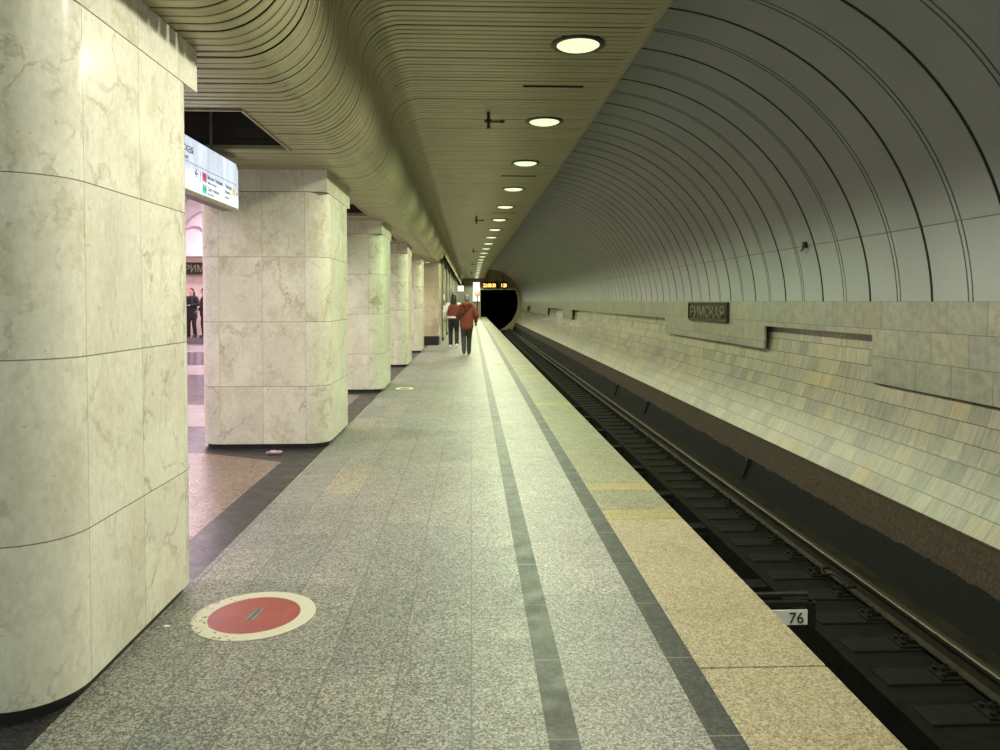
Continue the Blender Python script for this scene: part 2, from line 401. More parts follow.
b.box(-13, -3.25, 27.2, 30, -.12, .0, M['hall_dark'])
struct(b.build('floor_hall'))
b = MB(); b.box(-13, -3.3, 27.25, 30, 0, .28, M['hall_dark']); b.box(-13, -3.3, 27.2, 27.25, .0, .04, M['hall_light'])
struct(b.build('floor_landing'))

# ------------------------------------------------------------------ ceiling of slats
def arc(cx, cz, r, a0, a1, n): return [(cx + r * math.cos(a0 + (a1 - a0) * i / n), cz + r * math.sin(a0 + (a1 - a0) * i / n)) for i in range(n + 1)]
HC = 3.95
VJ = (-.92, 3.62)
full = [(-3.3, 3.02), (-1.69, 3.02)] + [(-1.36 + .44 * math.sin(PI / 2 * i / 16), 3.52 - .50 * math.cos(PI / 2 * i / 16)) for i in range(17)] + [VJ] + arc(-.59, 3.62, .33, PI, PI / 2, 12)[1:] + [(.4, HC)] + arc(1.45, HC + .25, .25, -PI / 2, -.15, 8)
clip_at = lambda pr, x: [p for p in pr if p[0] >= x - 1e-6]
short = [(-.92, 3.2)] + full[full.index(VJ):]
def normals(pr):
    out = []
    for i in range(len(pr)):
        a, c = pr[max(i - 1, 0)], pr[min(i + 1, len(pr) - 1)]
        d = math.hypot(c[0] - a[0], c[1] - a[1]); out.append((-(c[1] - a[1]) / d, (c[0] - a[0]) / d))
    return out
OPX = -1.69
OPEN = [(yf + 2.80, yf + 4.25) for yf in PIL] + [(PIL[0] - 5.12 + 2.80, PIL[0] - 5.12 + 4.42)]
def shx(x, y): return x - max(0, min(1, (x - .4) / .9)) * max(0, min(.30, .0068 * (y - 12)))
b = MB(); PITCH = .104; y = Y0
while y < YEND - .5:
    w = PITCH - R.choice([.020, .021, .021, .022, .022, .023, .024, .025, .027, .034])
    dy = R.uniform(-.002, .002)
    mid = y + w / 2
    pr = full if mid < 27.0 else short
    if any(a < mid < c for a, c in OPEN): pr = clip_at(pr, OPX)
    ns = normals(pr); rows = []; dz = R.uniform(-.0025, .0025)
    for k, (yy, off) in enumerate(((y + dy, .007), (y + dy + .001, .002), (y + dy + .003, 0), (y + dy + w - .004, 0), (y + dy + w - .001, .002), (y + dy + w, .007))):
        rows.append([(shx(p[0], yy) + n[0] * (off + dz), yy, p[1] + n[1] * (off + dz)) for p, n in zip(pr, ns)])
    b.grid(rows)
    y += PITCH
struct(b.build('ceiling', M['slat'], smooth=True, angle=.5))
b = MB()
def plen(pr, ya, yb):
    ns = normals(pr); pp = [(p[0] + n[0] * .09, p[1] + n[1] * .09) for p, n in zip(pr, ns)]
    b.grid([[(shx(p[0], yy), yy, p[1]) for p in pp] for yy in [ya + (yb - ya) * i / 12 for i in range(13)]])
ycur = Y0
for a, c in sorted(OPEN[:5]):
    plen(full, ycur, a); plen(clip_at(full, OPX), a, c); ycur = c
plen(full, ycur, 27.0); plen(short, 27.0, YEND)
struct(b.build('ceiling_gap_backing', M['gap_dark']))  # black sheet added behind the slats so the gaps look dark
for i, (a, c) in enumerate(OPEN[:5]):
    b = MB()
    b.box(OPX - .015, OPX + .005, a - .01, c + .01, 3.008, 3.06); b.box(-3.3, OPX - .015, c - .012, c + .006, 3.012, 3.06); b.box(-3.3, OPX - .015, a - .006, a + .012, 3.012, 3.06)
    struct(b.build('trim_%d' % (3 + i), M['brass']))
    b = MB(); z0, z1, xa, xb, a, c = 3.05, 3.62, -3.32, OPX - .005, a - .01, c + .01
    b.face([(xa, a, z1), (xb, a, z1), (xb, c, z1), (xa, c, z1)]); b.face([(xa, a, z0), (xb, a, z0), (xb, a, z1), (xa, a, z1)]); b.face([(xa, c, z0), (xb, c, z0), (xb, c, z1), (xa, c, z1)])
    b.face([(xa, a, z0), (xa, c, z0), (xa, c, z1), (xa, a, z1)]); b.face([(xb, a, z0), (xb, c, z0), (xb, c, z1), (xb, a, z1)]); struct(b.build('ceiling_recess_%d' % (i + 1), M['void']))
# end of the long bulkhead
b = MB(); pr = [(-3.3, 3.02)] + full[1:full.index(VJ) + 1]
b.face([(p[0], 27.02, p[1]) for p in pr] + [(-.92, 27.02, 3.9), (-3.3, 27.02, 3.9)]); struct(b.build('ceiling_end', M['slat']))

# ------------------------------------------------------------------ vault over the track
U = .01132
VCX, VCZ, VR = 160 * U, CAM_Z - 13 * U, 300 * U
def vp(a, off=0.0): return (VCX + (VR + off) * math.cos(a), VCZ + (VR + off) * math.sin(a))
A0 = math.asin((CAM_Z - .02 - VCZ) / VR); ASEAM = math.asin((CAM_Z + .838 - VCZ) / VR)
angs = [(A0, 0)] + [(A0 + (ASEAM - A0) * i / 5, 0) for i in range(1, 5)] + [(ASEAM - .0016, 0), (ASEAM - .0014, 1), (ASEAM + .0014, 1), (ASEAM + .0016, 0)] + [(ASEAM + (2.15 - ASEAM) * i / 36, 0) for i in range(1, 37)]
cols = []   # (y, depth, kind)
k = -8; RS = 1.295
cols.append((Y0, 0, 0))
while 8.16 + RS * k < YEND - .5:
    yt = 8.16 + RS * k
    if yt > Y0 + .1:
        e = .023
        cols += [(yt - e, 0, 0), (yt - e + .002, .03, 1), (yt + e - .002, .03, 1), (yt + e, 0, 0)]
    yd = yt + RS / 2
    if yd > Y0 + .1:
        for q in (yd - .035, yd + .035):
            cols += [(q - .011, 0, 0), (q - .010, .008, 2), (q + .010, .008, 2), (q + .011, 0, 0)]
    k += 1
cols.append((YEND, 0, 0))
b = MB(); nA = len(angs)
for (y, d, kd) in cols:
    for (a, g) in angs:
        x, z = vp(a, max(d, .01 * g)); b.v.append((x, y, z))
sV, sG, sS = b.slot(M['vault']), b.slot(M['groove']), b.slot(M['groove_soft'])
for i in range(len(cols) - 1):
    kk = max(cols[i][2], cols[i + 1][2]) if (cols[i][1] or cols[i + 1][1]) else 0
    for j in range(nA - 1):
        b.f.append((i * nA + j, i * nA + j + 1, (i + 1) * nA + j + 1, (i + 1) * nA + j)); b.uv.append(None)
        b.mi.append(sG if kk == 1 else sS if kk == 2 or (angs[j][1] and angs[j + 1][1]) else sV)
struct(b.build('ceiling_vault', smooth=True, angle=.6))

# ------------------------------------------------------------------ right wall: slabs, ledge, foot
ZB = -.55
AB = math.asin((ZB - VCZ) / VR); AT = math.asin((CAM_Z - .06 - VCZ) / VR)
b = MB(); rows, uvs = [], []
for yy in [Y0 + (YEND - Y0) * i / 40 for i in range(41)]:
    rows.append([]); uvs.append([])
    for j in range(25):
        a = AB + (AT - AB) * j / 24; x, z = vp(a)
        rows[-1].append((x, yy, z)); uvs[-1].append((yy, (a - AB) * VR))
b.grid(rows, uvs=uvs); struct(b.build('wall_right', M['tile'], smooth=True))
LX = 5.03
segs = [(Y0, 9.09, .59), (9.09, 12.5, 1.18), (12.5, 19.0, .79), (19.0, 36.7, 1.18), (36.7, 40.5, .70), (40.5, 48.5, 1.18), (48.5, 62, .70), (62, 66, 1.18), (66, YEND, .75)]
b = MB()
def uvbox(b, x0, x1, y0, y1, z0, z1):   # thin cladding slabs standing off the wall
    top = CAM_Z
    q = [((x0, y0, z0), (x0, y1, z0), (x0, y1, z1), (x0, y0, z1)), ((x0, y0, z0), (x0, y0, z1), (x1, y0, z1), (x1, y0, z0)), ((x0, y1, z0), (x1, y1, z0), (x1, y1, z1), (x0, y1, z1)), ((x0, y0, z0), (x1, y0, z0), (x1, y1, z0), (x0, y1, z0)), ((x0, y0, z1), (x0, y1, z1), (x1, y1, z1), (x1, y0, z1))]
    for f in q: b.face(f, uv=[(p[1] + p[0] * .7, p[2] - 1.6 + .34 * 8) for p in f])
for y0, y1, z0 in segs: uvbox(b, LX, LX + .035, y0, y1 - .0, z0, CAM_Z)
b.box(LX + .035, 5.3, Y0, YEND, CAM_Z - .03, CAM_Z - .002)
struct(b.build('trim_ledge', M['ledge']))
b = MB(); xb, zb = vp(AB)
b.grid([[(xb + .04, yy, zb + .03), (xb - .012, yy, zb - .004), (xb - .012, yy, zb - .02), (4.29, yy, -1.30)] for yy in (Y0, YEND + 3)])
struct(b.build('baseboard_right', M['kerb']))

# ------------------------------------------------------------------ track
b = MB()
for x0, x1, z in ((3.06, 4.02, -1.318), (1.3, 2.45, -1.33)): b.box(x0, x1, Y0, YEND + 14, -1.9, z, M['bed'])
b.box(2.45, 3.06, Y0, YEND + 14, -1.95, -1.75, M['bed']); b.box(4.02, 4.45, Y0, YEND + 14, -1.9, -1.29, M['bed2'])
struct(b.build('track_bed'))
def rail(x, label):
    t = empty('rail', (x, 0, -1.28), label, 'rail')
    pts = [(-.066, 0), (.066, 0), (.066, .012), (.012, .028), (.009, .12), (.034, .138), (.036, .15)]
    pr = pts[:7] + [(-.036, .15), (-.034, .138), (-.009, .12), (-.012, .028), (-.066, .012)]
    f = MB(); f.grid([[(p[0], yy, p[1]) for p in pr] for yy in (Y0, YEND + 12)], close=True)
    f.face([(p[0], Y0, p[1]) for p in pr]); f.build('web', M['railside'], t)
    h = MB(); hp = [(-.036, .15), (.036, .15), (.036, .168), (.028, .178), (0, .181), (-.028, .178), (-.036, .168)]
    h.grid([[(p[0], yy, p[1]) for p in hp] for yy in (Y0, YEND + 12)], close=True); h.face([(p[0], Y0, p[1]) for p in hp])
    h.build('rail_head', M['railtop'], t)
    return t
RX = 3.82
rail(RX, 'worn steel running rail on the wall side of the track')
def sleeper_mesh(parts):
    s = MB(); s.box(-.66, .25, -.125, .125, -.12, 0); o = s.build('sleeper', M['sleeper'], bevel=.012)
    if parts:
        f = MB(); f.box(-.23, .21, -.10, .10, 0, .016)
        for sx in (-1, 1):
            f.box(sx * .115 - .042, sx * .115 + .042, -.05, .05, .016, .045)
            f.lathe([(.0, .09), (.018, .09), (.018, .065), (.032, .065), (.032, .045)], c=(sx * .135, 0, 0), seg=6)
            f.lathe([(0, .04), (.022, .04), (.022, .016)], c=(sx * .19, .06, 0), seg=6); f.lathe([(0, .04), (.022, .04), (.022, .016)], c=(sx * .19, -.06, 0), seg=6)
        f.build('rail_fastening', M['iron'], o)
    return o
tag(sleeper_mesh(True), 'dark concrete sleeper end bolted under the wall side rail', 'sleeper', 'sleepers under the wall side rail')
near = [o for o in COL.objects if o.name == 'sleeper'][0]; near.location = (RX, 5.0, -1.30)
farp = None; i = 1
while 5.0 + .535 * i < YEND - 1:
    yy = 5.0 + .535 * i
    if yy < 36: c = copy_tree(near)
    elif farp is None:
        farp = sleeper_mesh(False); c = tag(farp, 'small far sleeper in the dim end of the track', 'sleeper', 'far sleepers near the tunnel mouth')
    else: c = copy_tree(farp)
    c.location = (RX, yy, -1.30); i += 1
bp = None
for i, yy in enumerate([7.55, 9.55, 11.2, 13.0, 14.9, 16.8, 18.7, 20.6]):
    if bp is None:
        s = MB(); s.box(-.34, .34, -.11, .11, -.10, 0); s.box(-.34, .34, -.17, -.11, -.16, -.07)
        bp = c = s.build('trough_beam', M['bed'], bevel=.01); tag(c, 'dark cross beam spanning the drain trough beside the platform edge', 'beam', 'cross beams over the drain trough')
    else: c = copy_tree(bp)
    c.location = (2.75, yy, -1.34)
# cable loop on the rail
s = MB(); pth = []
for q in range(17):
    t = q / 16; pth.append((RX - .13 - .09 * math.sin(PI * t), 7.05 + .52 * t, -1.20 + .07 * math.sin(PI * t * 2) * (1 - t) + .03 * math.sin(PI * t)))
s.tube(pth, .012, seg=8); s.tube([(RX - .06, 7.05, -1.2), (RX - .14, 7.05, -1.2)], .02, seg=8); s.tube([(RX - .06, 7.57, -1.2), (RX - .14, 7.57, -1.2)], .02, seg=8)
tag(s.build('bond_cable', M['iron'], smooth=True), 'short looped dark cable bolted to the side of the rail', 'cable')
# number plate under the platform edge
t = empty('number_plate', (2.09, 4.78, -.50), 'white plate numbered 76 hanging beside the platform edge', 'plate')
s = MB(); s.box(-.16, .145, 0, .012, -.05, .05); s.build('plate', M['white'], t, bevel=.002)
text_mesh('76', .105, 'numerals', M['text_black'], t, (.015, -.003, -.037), ROT_FACE_CAM, .001)
s = MB(); s.box(-.55, .19, .012, .05, .065, .10); s.box(-.55, .17, .05, .09, .12, .14); s.box(.155, .20, .0, .05, -.07, .10)
s.build('bracket', M['iron'], t)
# dark clips on the foot of the wall
for yy, lab in ((11.5, 'short dark upright bracket on the wall foot, nearest one'), (18.2, 'second dark upright bracket along the wall foot'), (22.0, 'third dark upright bracket along the wall foot')):
    s = MB(); s.box(-.03, .03, -.025, .025, -.15, .15); s.box(-.045, .03, -.04, .04, .12, .17)
    tag(s.build('wall_bracket', M['black'], loc=(4.36, yy, -1.05), rot=(0, .33, 0)), lab, 'bracket', 'brackets along the wall foot')

# ------------------------------------------------------------------ pillars
def rrect(x0, x1, y0, y1, r, n=8):
    out = []   # (x, y, u) ; corners one panel, sides two panels
    cs = [((x1 - r, y0 + r), -PI / 2), ((x1 - r, y1 - r), 0), ((x0 + r, y1 - r), PI / 2), ((x0 + r, y0 + r), PI)]
    u = 0
    for (cx, cy), a in cs:
        for i in range(n + 1): out.append((cx + r * math.cos(a + PI / 2 * i / n), cy + r * math.sin(a + PI / 2 * i / n), u + i / n))
        u += 3
    return out, u
labs = ['cream marble pillar closest to the red floor disc', 'cream marble pillar behind the hanging lit sign, crumpled wrapper at its foot', 'third cream marble pillar along the platform, beside the small white floor ring', 'fourth cream marble pillar along the platform', 'fifth and farthest rounded marble pillar, just before the block wall']
for k, yf in enumerate(PIL):
    t = empty('pillar', ((PX0 + PX1) / 2, yf + PL / 2, 0), labs[k], 'pillar', 'marble pillars along the platform')
    hx, hy = (PX1 - PX0) / 2, PL / 2
    ring, ut = rrect(-hx, hx, -hy, hy, PR)
    s = MB(); zs = [.055, .06] + [.68, 1.38, 2.08] + [2.78]
    pts = ring + [(ring[0][0], ring[0][1], ut)]
    rows, uvs = [], []
    for z in zs:
        rows.append([(p[0], p[1], z) for p in pts]); uvs.append([(p[2], z - .68 + .7 * 3) for p in pts])
    s.grid(rows, uvs=uvs)
    s.face([(p[0], p[1], .055) for p in reversed(ring)]); s.face([(p[0], p[1], 2.78) for p in ring])
    s.build('shaft', M['marble'], t, smooth=True, angle=.7)
    inn, _ = rrect(-hx + .035, hx - .035, -hy + .035, hy - .035, PR - .03)
    s = MB(); s.grid([[(p[0], p[1], z) for p in inn] for z in (0.0, .06)], close=True); s.build('base', M['base'], t)
    s = MB()
    for fc in ([(-hx, -hy), (hx, -hy)], [(hx, -hy), (hx, hy)], [(hx, hy), (-hx, hy)], [(-hx, hy), (-hx, -hy)]):
        for q in range(3):
            f0, f1 = (q + (0 if q == 0 else -.16)) / 3 if 0 else [0, .18, .5, .82][q], [.18, .5, .82, 1][q]
            a, c = Vector(fc[0]), Vector(fc[1]); p0, p1 = a.lerp(c, f0), a.lerp(c, f1)
            s.face([(p0.x, p0.y, 2.784), (p1.x, p1.y, 2.784), (p1.x, p1.y, 3.018), (p0.x, p0.y, 3.018)], uv=[(q + .0, .02), (q + 1.0, .02), (q + 1, .6), (q, .6)])
        p0, p1 = a.lerp(c, .82), c
        s.face([(p0.x, p0.y, 2.784), (p1.x, p1.y, 2.784), (p1.x, p1.y, 3.018), (p0.x, p0.y, 3.018)], uv=[(3, .02), (4, .02), (4, .6), (3, .6)])
    s.face([(-hx, -hy, 2.784), (-hx, hy, 2.784), (hx, hy, 2.784), (hx, -hy, 2.784)]); s.face([(-hx, -hy, 3.018), (hx, -hy, 3.018), (hx, hy, 3.018), (-hx, hy, 3.018)])
    s.build('capital', M['marble'], t)

# ------------------------------------------------------------------ block wall and pilasters farther on
t = empty('block_pier', (-1.55, 27.9, 0), 'square pier of beige stone blocks with a dark base plinth', 'pier')
s = MB(); w2, d2 = .38, .75
for fc in ([(-w2, -d2), (w2, -d2)], [(w2, -d2), (w2, d2)], [(w2, d2), (-w2, d2)], [(-w2, d2), (-w2, -d2)]):
    s.face([(fc[0][0], fc[0][1], .33), (fc[1][0], fc[1][1], .33), (fc[1][0], fc[1][1], 3.01), (fc[0][0], fc[0][1], 3.01)], uv=[(.5, .32), (2.3, .32), (2.3, 3.0), (.5, 3.0)])
s.face([(-w2, -d2, .33), (-w2, d2, .33), (w2, d2, .33), (w2, -d2, .33)]); s.build('shaft', marble('warm_block_marble', (.46, .40, .29), (.60, .53, .40), (.45, .36, .22), (.2, .16, .1)), t)
s = MB(); s.box(-w2 + .02, w2 - .01, -d2 + .02, d2, 0, .33); s.build('base', M['black'], t)
M['oliv_wall'] = plain('olive_marble', (.33, .33, .22), .3, var=.2, scale=3)
slab('wall_left', -1.6, -1.19, 28.65, YEND, 0, 3.75, M['oliv_wall'])
pp = None
for i in range(9):
    yy = 30.9 + 5.12 * i
    if yy > YEND - 1: break
    if pp is None:
        s = MB(); s.box(.002, .06, -.65, .65, 0.05, 3.4); pp = c = s.build('pilaster', M['marble'], bevel=.01)
        s = MB(); s.box(.002, .07, -.66, .66, 0, .12); s.build('base', M['black'], c)
        s = MB(); s.box(.002, .08, -.67, .67, 3.2, 3.45); s.build('capital', M['marble'], c)
        tag(c, 'narrow cream pilaster on the olive wall, nearest of its row', 'pilaster', 'pilasters on the left wall')
    else:
        c = copy_tree(pp); c['label'] = ['', 'second', 'third', 'fourth', 'fifth', 'sixth', 'seventh', 'eighth', 'ninth'][i] + ' narrow cream pilaster on the olive wall past the pier'
    c.location = (-1.19, yy, 0)
for z, lab, hh in ((1.78, 'small white patch on the left wall, upper of two', .12), (1.28, 'larger bluish white patch on the left wall, lower of two', .16)):
    s = MB(); s.box(0, .015, -.5, .5, -hh, hh); tag(s.build('patch', M['white'], loc=(-1.128, 30.9, z), bevel=.003), lab, 'patch')  # thin white boxes set as pale marks on the wall
t = empty('exit_lightbox', (-.72, 52, 2.3), 'small lit white box sign hanging at the far left', 'sign')
s = MB(); s.box(-.22, .22, -.06, .06, 0, .42); s.build('housing', M['black'], t, bevel=.01)
s = MB(); s.box(-.20, .20, -.07, -.06, .02, .40); s.build('sign_face', M['whitelit'], t)
s = MB(); s.box(-.15, -.13, -.01, .01, .42, 1.2); s.build('hanger', M['black'], t)

# ------------------------------------------------------------------ end wall with tunnel mouth
mouth = [(1.0, -1.95), (1.0, 2.80)] + [(3.9, 2.80)] + [vp(a, -.40) for a in [math.asin((2.80 - VCZ) / (VR - .40)) * (1 - i / 12) + math.asin((-1.3 - VCZ) / (VR - .40)) * (i / 12) for i in range(13)]]
mouth = [p for p in mouth if not (p[0] == 3.9)]
mouth.append((mouth[-1][0], -1.95))
outer = [(-1.7, -1.95), (-1.7, 5.2), (5.8, 5.2), (5.8, -1.95)]
bm = bmesh.new()
def loop(pts, y):
    vs = [bm.verts.new((x, y, z)) for x, z in pts]; return [bm.edges.new((vs[i], vs[(i + 1) % len(vs)])) for i in range(len(vs))]
poly = [(-1.7, -1.95), (-1.7, 5.2), (5.8, 5.2), (5.8, -1.95)] + list(reversed(mouth))
es = loop(poly, YEND)
bmesh.ops.triangle_fill(bm, edges=es, use_beauty=True)
me = bpy.data.meshes.new('wall_end'); bm.to_mesh(me); bm.free(); me.materials.append(M['endwall'])
o = bpy.data.objects.new('wall_end', me); COL.objects.link(o); struct(o)
b = MB(); b.grid([[(x, yy, z) for x, z in mouth] for yy in (YEND, YEND + 14)]); b.face([(x, YEND + 14, z) for x, z in mouth]); struct(b.build('wall_tunnel', M['tunnel']))
b = MB(); b.box(.95, 4.62, YEND - .05, YEND + .02, 2.80, 2.93); struct(b.build('trim_lintel', M['cream']))
b = MB(); b.box(-1.19, .15, YEND - .12, YEND - .001, 0, 3.3); struct(b.build('wall_end_panel', M['endgreen']))
t = empty('lit_panel', (.55, YEND - .2, 1.6), 'bright white lit panel on the end wall left of the tunnel', 'panel')
s = MB(); s.box(-.36, .36, 0, .12, 0, 2.0); s.build('frame', M['white'], t, bevel=.01)
s = MB(); s.box(-.34, .34, -.01, 0, .03, 1.97); s.build('lit_face', M['whitelit'], t)
t = empty('platform_mirror', (.62, 72, 0), 'round mirror with pinkish rim on a post at the platform end', 'mirror')
s = MB(); s.tube([(0, 0, 0), (0, 0, 2.2)], .05); s.build('post', M['black'], t, smooth=True)
s = MB(); s.lathe([(.0, -.05), (.18, -.045), (.26, -.02), (.29, 0), (.28, .03), (0, .04)], axis='y', c=(0, -.06, 2.35)); s.build('mirror_disc', M['mirror'], t, smooth=True)
t = empty('clock_board', (2.42, YEND - .28, 2.9), 'amber digital interval clock above the tunnel mouth', 'clock')
s = MB(); s.box(-1.25, .42, 0, .2, 0, .72); s.box(.62, 1.3, 0, .2, 0, .72); s.build('housing', M['black'], t, bevel=.02)
text_mesh('22:08:30', .52, 'time_digits', M['amber'], t, (-1.17, -.008, .17), ROT_FACE_CAM, .004, sx=.72)
text_mesh('1:28', .52, 'interval_digits', M['amber'], t, (.64, -.008, .17), ROT_FACE_CAM, .004, sx=.66)
for q in (-.8, .9):
    s = MB(); s.box(q, q + .06, .08, .12, .72, 1.5); s.build('hanger', M['black'], t)

# ------------------------------------------------------------------ downlights
ordn = ['largest', 'second', 'third', 'fourth', 'fifth', 'sixth', 'seventh', 'eighth', 'ninth', 'tenth', 'eleventh', 'twelfth', 'thirteenth', 'fourteenth', 'fifteenth', 'sixteenth', 'seventeenth', 'eighteenth', 'nineteenth', 'twentieth', 'twenty-first', 'twenty-second', 'twenty-third', 'twenty-fourth']
LY = [6.80 + 2.89 * k for k in range(24)]
proto = None
LAMPX = .98
def lampx(y): return max(.55, .98 - .0125 * max(0, y - 8))
for k, yy in enumerate(LY):
    lab = 'round ceiling downlight nearest the camera, the largest of the row' if k == 0 else '%s round ceiling downlight in the row, counting from the largest' % ordn[k]
    if proto is None:
        proto = c = empty('downlight', (0, 0, 0), lab, 'lamp', 'ceiling downlights over the platform')
        s = MB(); s.lathe([(.196, .0), (.196, -.010), (.205, -.013), (.240, -.011), (.250, -.004), (.250, .02)], seg=40); s.build('rim', M['black'], c, smooth=True, angle=.6)
        s = MB(); s.lathe([(.0005, -.046), (.07, -.043), (.13, -.034), (.175, -.020), (.197, -.006)], seg=40); s.build('diffuser', M['diffuser'], c, smooth=True)
    else:
        c = copy_tree(proto); c['label'] = lab
    c.location = (lampx(yy), yy, HC - .004)
cols_l = {0: (1.0, .99, .74), 1: (.84, 1.0, .64), 2: (.78, 1.0, .60), 3: (.84, 1.0, .62)}
for k in range(-2, 24):
    yy = 6.80 + 2.89 * k
    L = bpy.data.lights.new('downlight_lamp', 'SPOT'); L.spot_size = math.radians(159); L.spot_blend = .26; L.shadow_soft_size = .14
    L.energy = 430 * (.3 if k < -1 else 1); L.color = (1.0, .98, .80) if k < 0 else cols_l.get(k, (.98, 1.0, .68) if k % 3 else (.86, 1.0, .62))
    o = bpy.data.objects.new('downlight_lamp', L); COL.objects.link(o); o.location = (lampx(yy), yy, HC - .075)

# ------------------------------------------------------------------ sprinklers, dark slot strips, hook
proto = None
for k, yy in enumerate((9.25, 20.5, 33.0, 44.6, 58.0)):
    lab = ('nearest dark sprinkler head hanging from the slatted ceiling', 'second sprinkler head hanging from the slatted ceiling', 'third sprinkler head along the slatted ceiling', 'fourth sprinkler head along the slatted ceiling', 'fifth and farthest sprinkler head along the slatted ceiling')[k]
    if proto is None:
        s = MB(); s.lathe([(.022, .0), (.022, -.10), (.045, -.10), (.045, -.13), (.020, -.135), (.018, -.19), (.0, -.19)], seg=16)
        proto = c = s.build('sprinkler_head', M['black'], smooth=True, angle=.6)
        s = MB(); s.lathe([(.0, -.205), (.034, -.205), (.034, -.196), (.0, -.196)], seg=16); s.build('deflector', M['bronze'], c)
        s = MB(); s.tube([(.03, 0, -.115), (.15, 0, -.115)], .013); s.tube([(.15, 0, -.115), (.19, 0, -.115)], .020); s.build('side_arm', M['black'], c, smooth=True)
        s = MB(); s.box(-.06, .05, -.012, .012, -.105, -.125); s.build('bracket', M['bronze_letter'], c)
        tag(c, lab, 'sprinkler', 'sprinkler heads on the ceiling')
    else: c = copy_tree(proto); c['label'] = lab
    c.location = ((.22, .15, .10, .06, .02)[k], yy, HC)
proto = None
for k, yy in enumerate((8.12, 13.9, 19.7)):
    if proto is None:
        s = MB(); s.box(-.33, .33, -.028, .028, -.006, .03); proto = c = s.build('slot_dark_strip', M['gap_dark'])  # solid black strip, the shade of an open slot put into its colour
        tag(c, 'dark strip standing in for an open ceiling slot behind the largest downlight', 'slot', 'dark strips standing in for ceiling slots')
    else: c = copy_tree(proto); c['label'] = ('', 'second dark strip standing in for a ceiling slot, past the third downlight', 'third dark strip standing in for a ceiling slot, past the fifth downlight')[k]
    c.location = (.90, yy, HC)
hx, hz = vp(ASEAM)
s = MB(); s.box(-.05, 0, -.10, -.02, -.03, .06); s.tube([(-.03, -.06, -.02), (-.06, -.02, -.07), (-.03, .06, -.07), (0, .10, -.05)], .012)
tag(s.build('hook', M['black'], loc=(hx - .01, 11.05, hz), smooth=False), 'small dark cable hook on the grey vault seam', 'hook')

# ------------------------------------------------------------------ station name plates
def name_plate(loc, rz, L, H, label, group=None):
    t = empty('name_plate', loc, label, 'sign', group, rz)
    s = MB(); s.box(-L / 2, L / 2, -.04, .0, 0, H); s.build('backing', M['bronze'], t, bevel=.004)
    s = MB(); f = .035
    s.box(-L / 2, L / 2, -.065, -.03, 0, f); s.box(-L / 2, L / 2, -.065, -.03, H - f, H); s.box(-L / 2, -L / 2 + f, -.065, -.03, f, H - f); s.box(L / 2 - f, L / 2, -.065, -.03, f, H - f); s.build('border', M['bronze'], t, bevel=.004)
    q = text_mesh('РИМСКАЯ', H * .82, 'letters', M['bronze_letter'], t, (0, -.05, H * .20), ROT_FACE_CAM, .012, align='CENTER')
    w = q.dimensions.x if q.dimensions.x else 1.0
    q.scale = (min(1.6, (L - .34) / w), 1, 1)
    return t
name_plate((LX, 15.5, 1.185), -PI / 2, 2.55, .40, 'dark bronze station name plate lettered РИМСКАЯ on the ledge beyond the track')
name_plate((-10.3, 29.38, 2.66), 0, 2.0, .46, 'dark station name plate on the pink wall of the central hall')

# ------------------------------------------------------------------ lit direction sign in the arcade
SX = -2.30; SY0, SY1, SZ0, SZ1 = 5.17, 7.45, 2.515, 2.945
t = empty('direction_sign', (SX, (SY0 + SY1) / 2, SZ0), 'lit white direction sign hanging between the first two pillars', 'sign')
hl = (SY1 - SY0) / 2; H = SZ1 - SZ0
s = MB(); s.box(-.17, -.006, -hl - .012, hl + .012, -.02, H + .014); s.build('housing', M['black'], t, bevel=.01)
s = MB()
c_ = [(hl, 0), (hl, H - .06), (hl - .06, H), (-hl + .06, H), (-hl, H - .06), (-hl, 0)]
s.face([(.0, y, z) for y, z in reversed(c_)]); s.face([(-.012, y, z) for y, z in c_])
for i in range(len(c_)):
    a, c = c_[i], c_[(i + 1) % len(c_)]; s.face([(0, a[0], a[1]), (0, c[0], c[1]), (-.012, c[0], c[1]), (-.012, a[0], a[1])])
s.build('sign_face', M['signface'], t)
s = MB(); s.box(-.04, .012, -hl, hl, -.028, -.002); s.build('lower_trim', M['brass'], t, bevel=.004)
for q in (-.75, .62):
    s = MB(); s.tube([(-.08, q, H), (-.08, q, 3.62 - SZ0)], .014); s.build('hanger', M['text_grey'], t)
s = MB(); s.box(0, .002, -hl + .05, hl - .04, .222, .226); s.build('rule', M['text_grey'], t)
def st(txt, size, yl, z, mat='text_grey'):   # yl measured from the sign's left end (smaller Y) as read
    text_mesh(txt, size, 'lettering', M[mat], t, (.002, -hl + yl, z), ROT_FACE_RIGHT, .0008)
st('Римская', .105, .66, .30); st('Rimskaya', .05, .80, .245)
st('Выход в город', .05, .42, .14); st('←', .10, 1.12, .125, 'text_black')
s = MB(); s.box(0, .002, 1.255 - hl, 1.26 - hl, .10, .19); s.build('divider', M['text_grey'], t)
s = MB(); s.box(0, .002, 1.30 - hl, 1.40 - hl, .115, .195); bd = s.build('badge', M['pink'], t); st('D2', .055, 1.315, .137)
st('Москва Товарная', .046, 1.42, .155); st('Moskva Tovarnaya', .030, 1.42, .115)
s = MB(); s.box(0, .002, 1.30 - hl, 1.40 - hl, .015, .095); bd2 = s.build('badge', M['teal'], t); bd2['label'] = 'teal line badge'; bd['label'] = 'pink line badge'
st('D4', .055, 1.315, .035); st('Серп и Молот', .046, 1.42, .055); st('Serp i Molot', .030, 1.42, .018)
st('Площадь', .044, 1.88, .155); st('Ильича', .044, 1.88, .10); st('Ploshchad', .028, 1.88, .055)
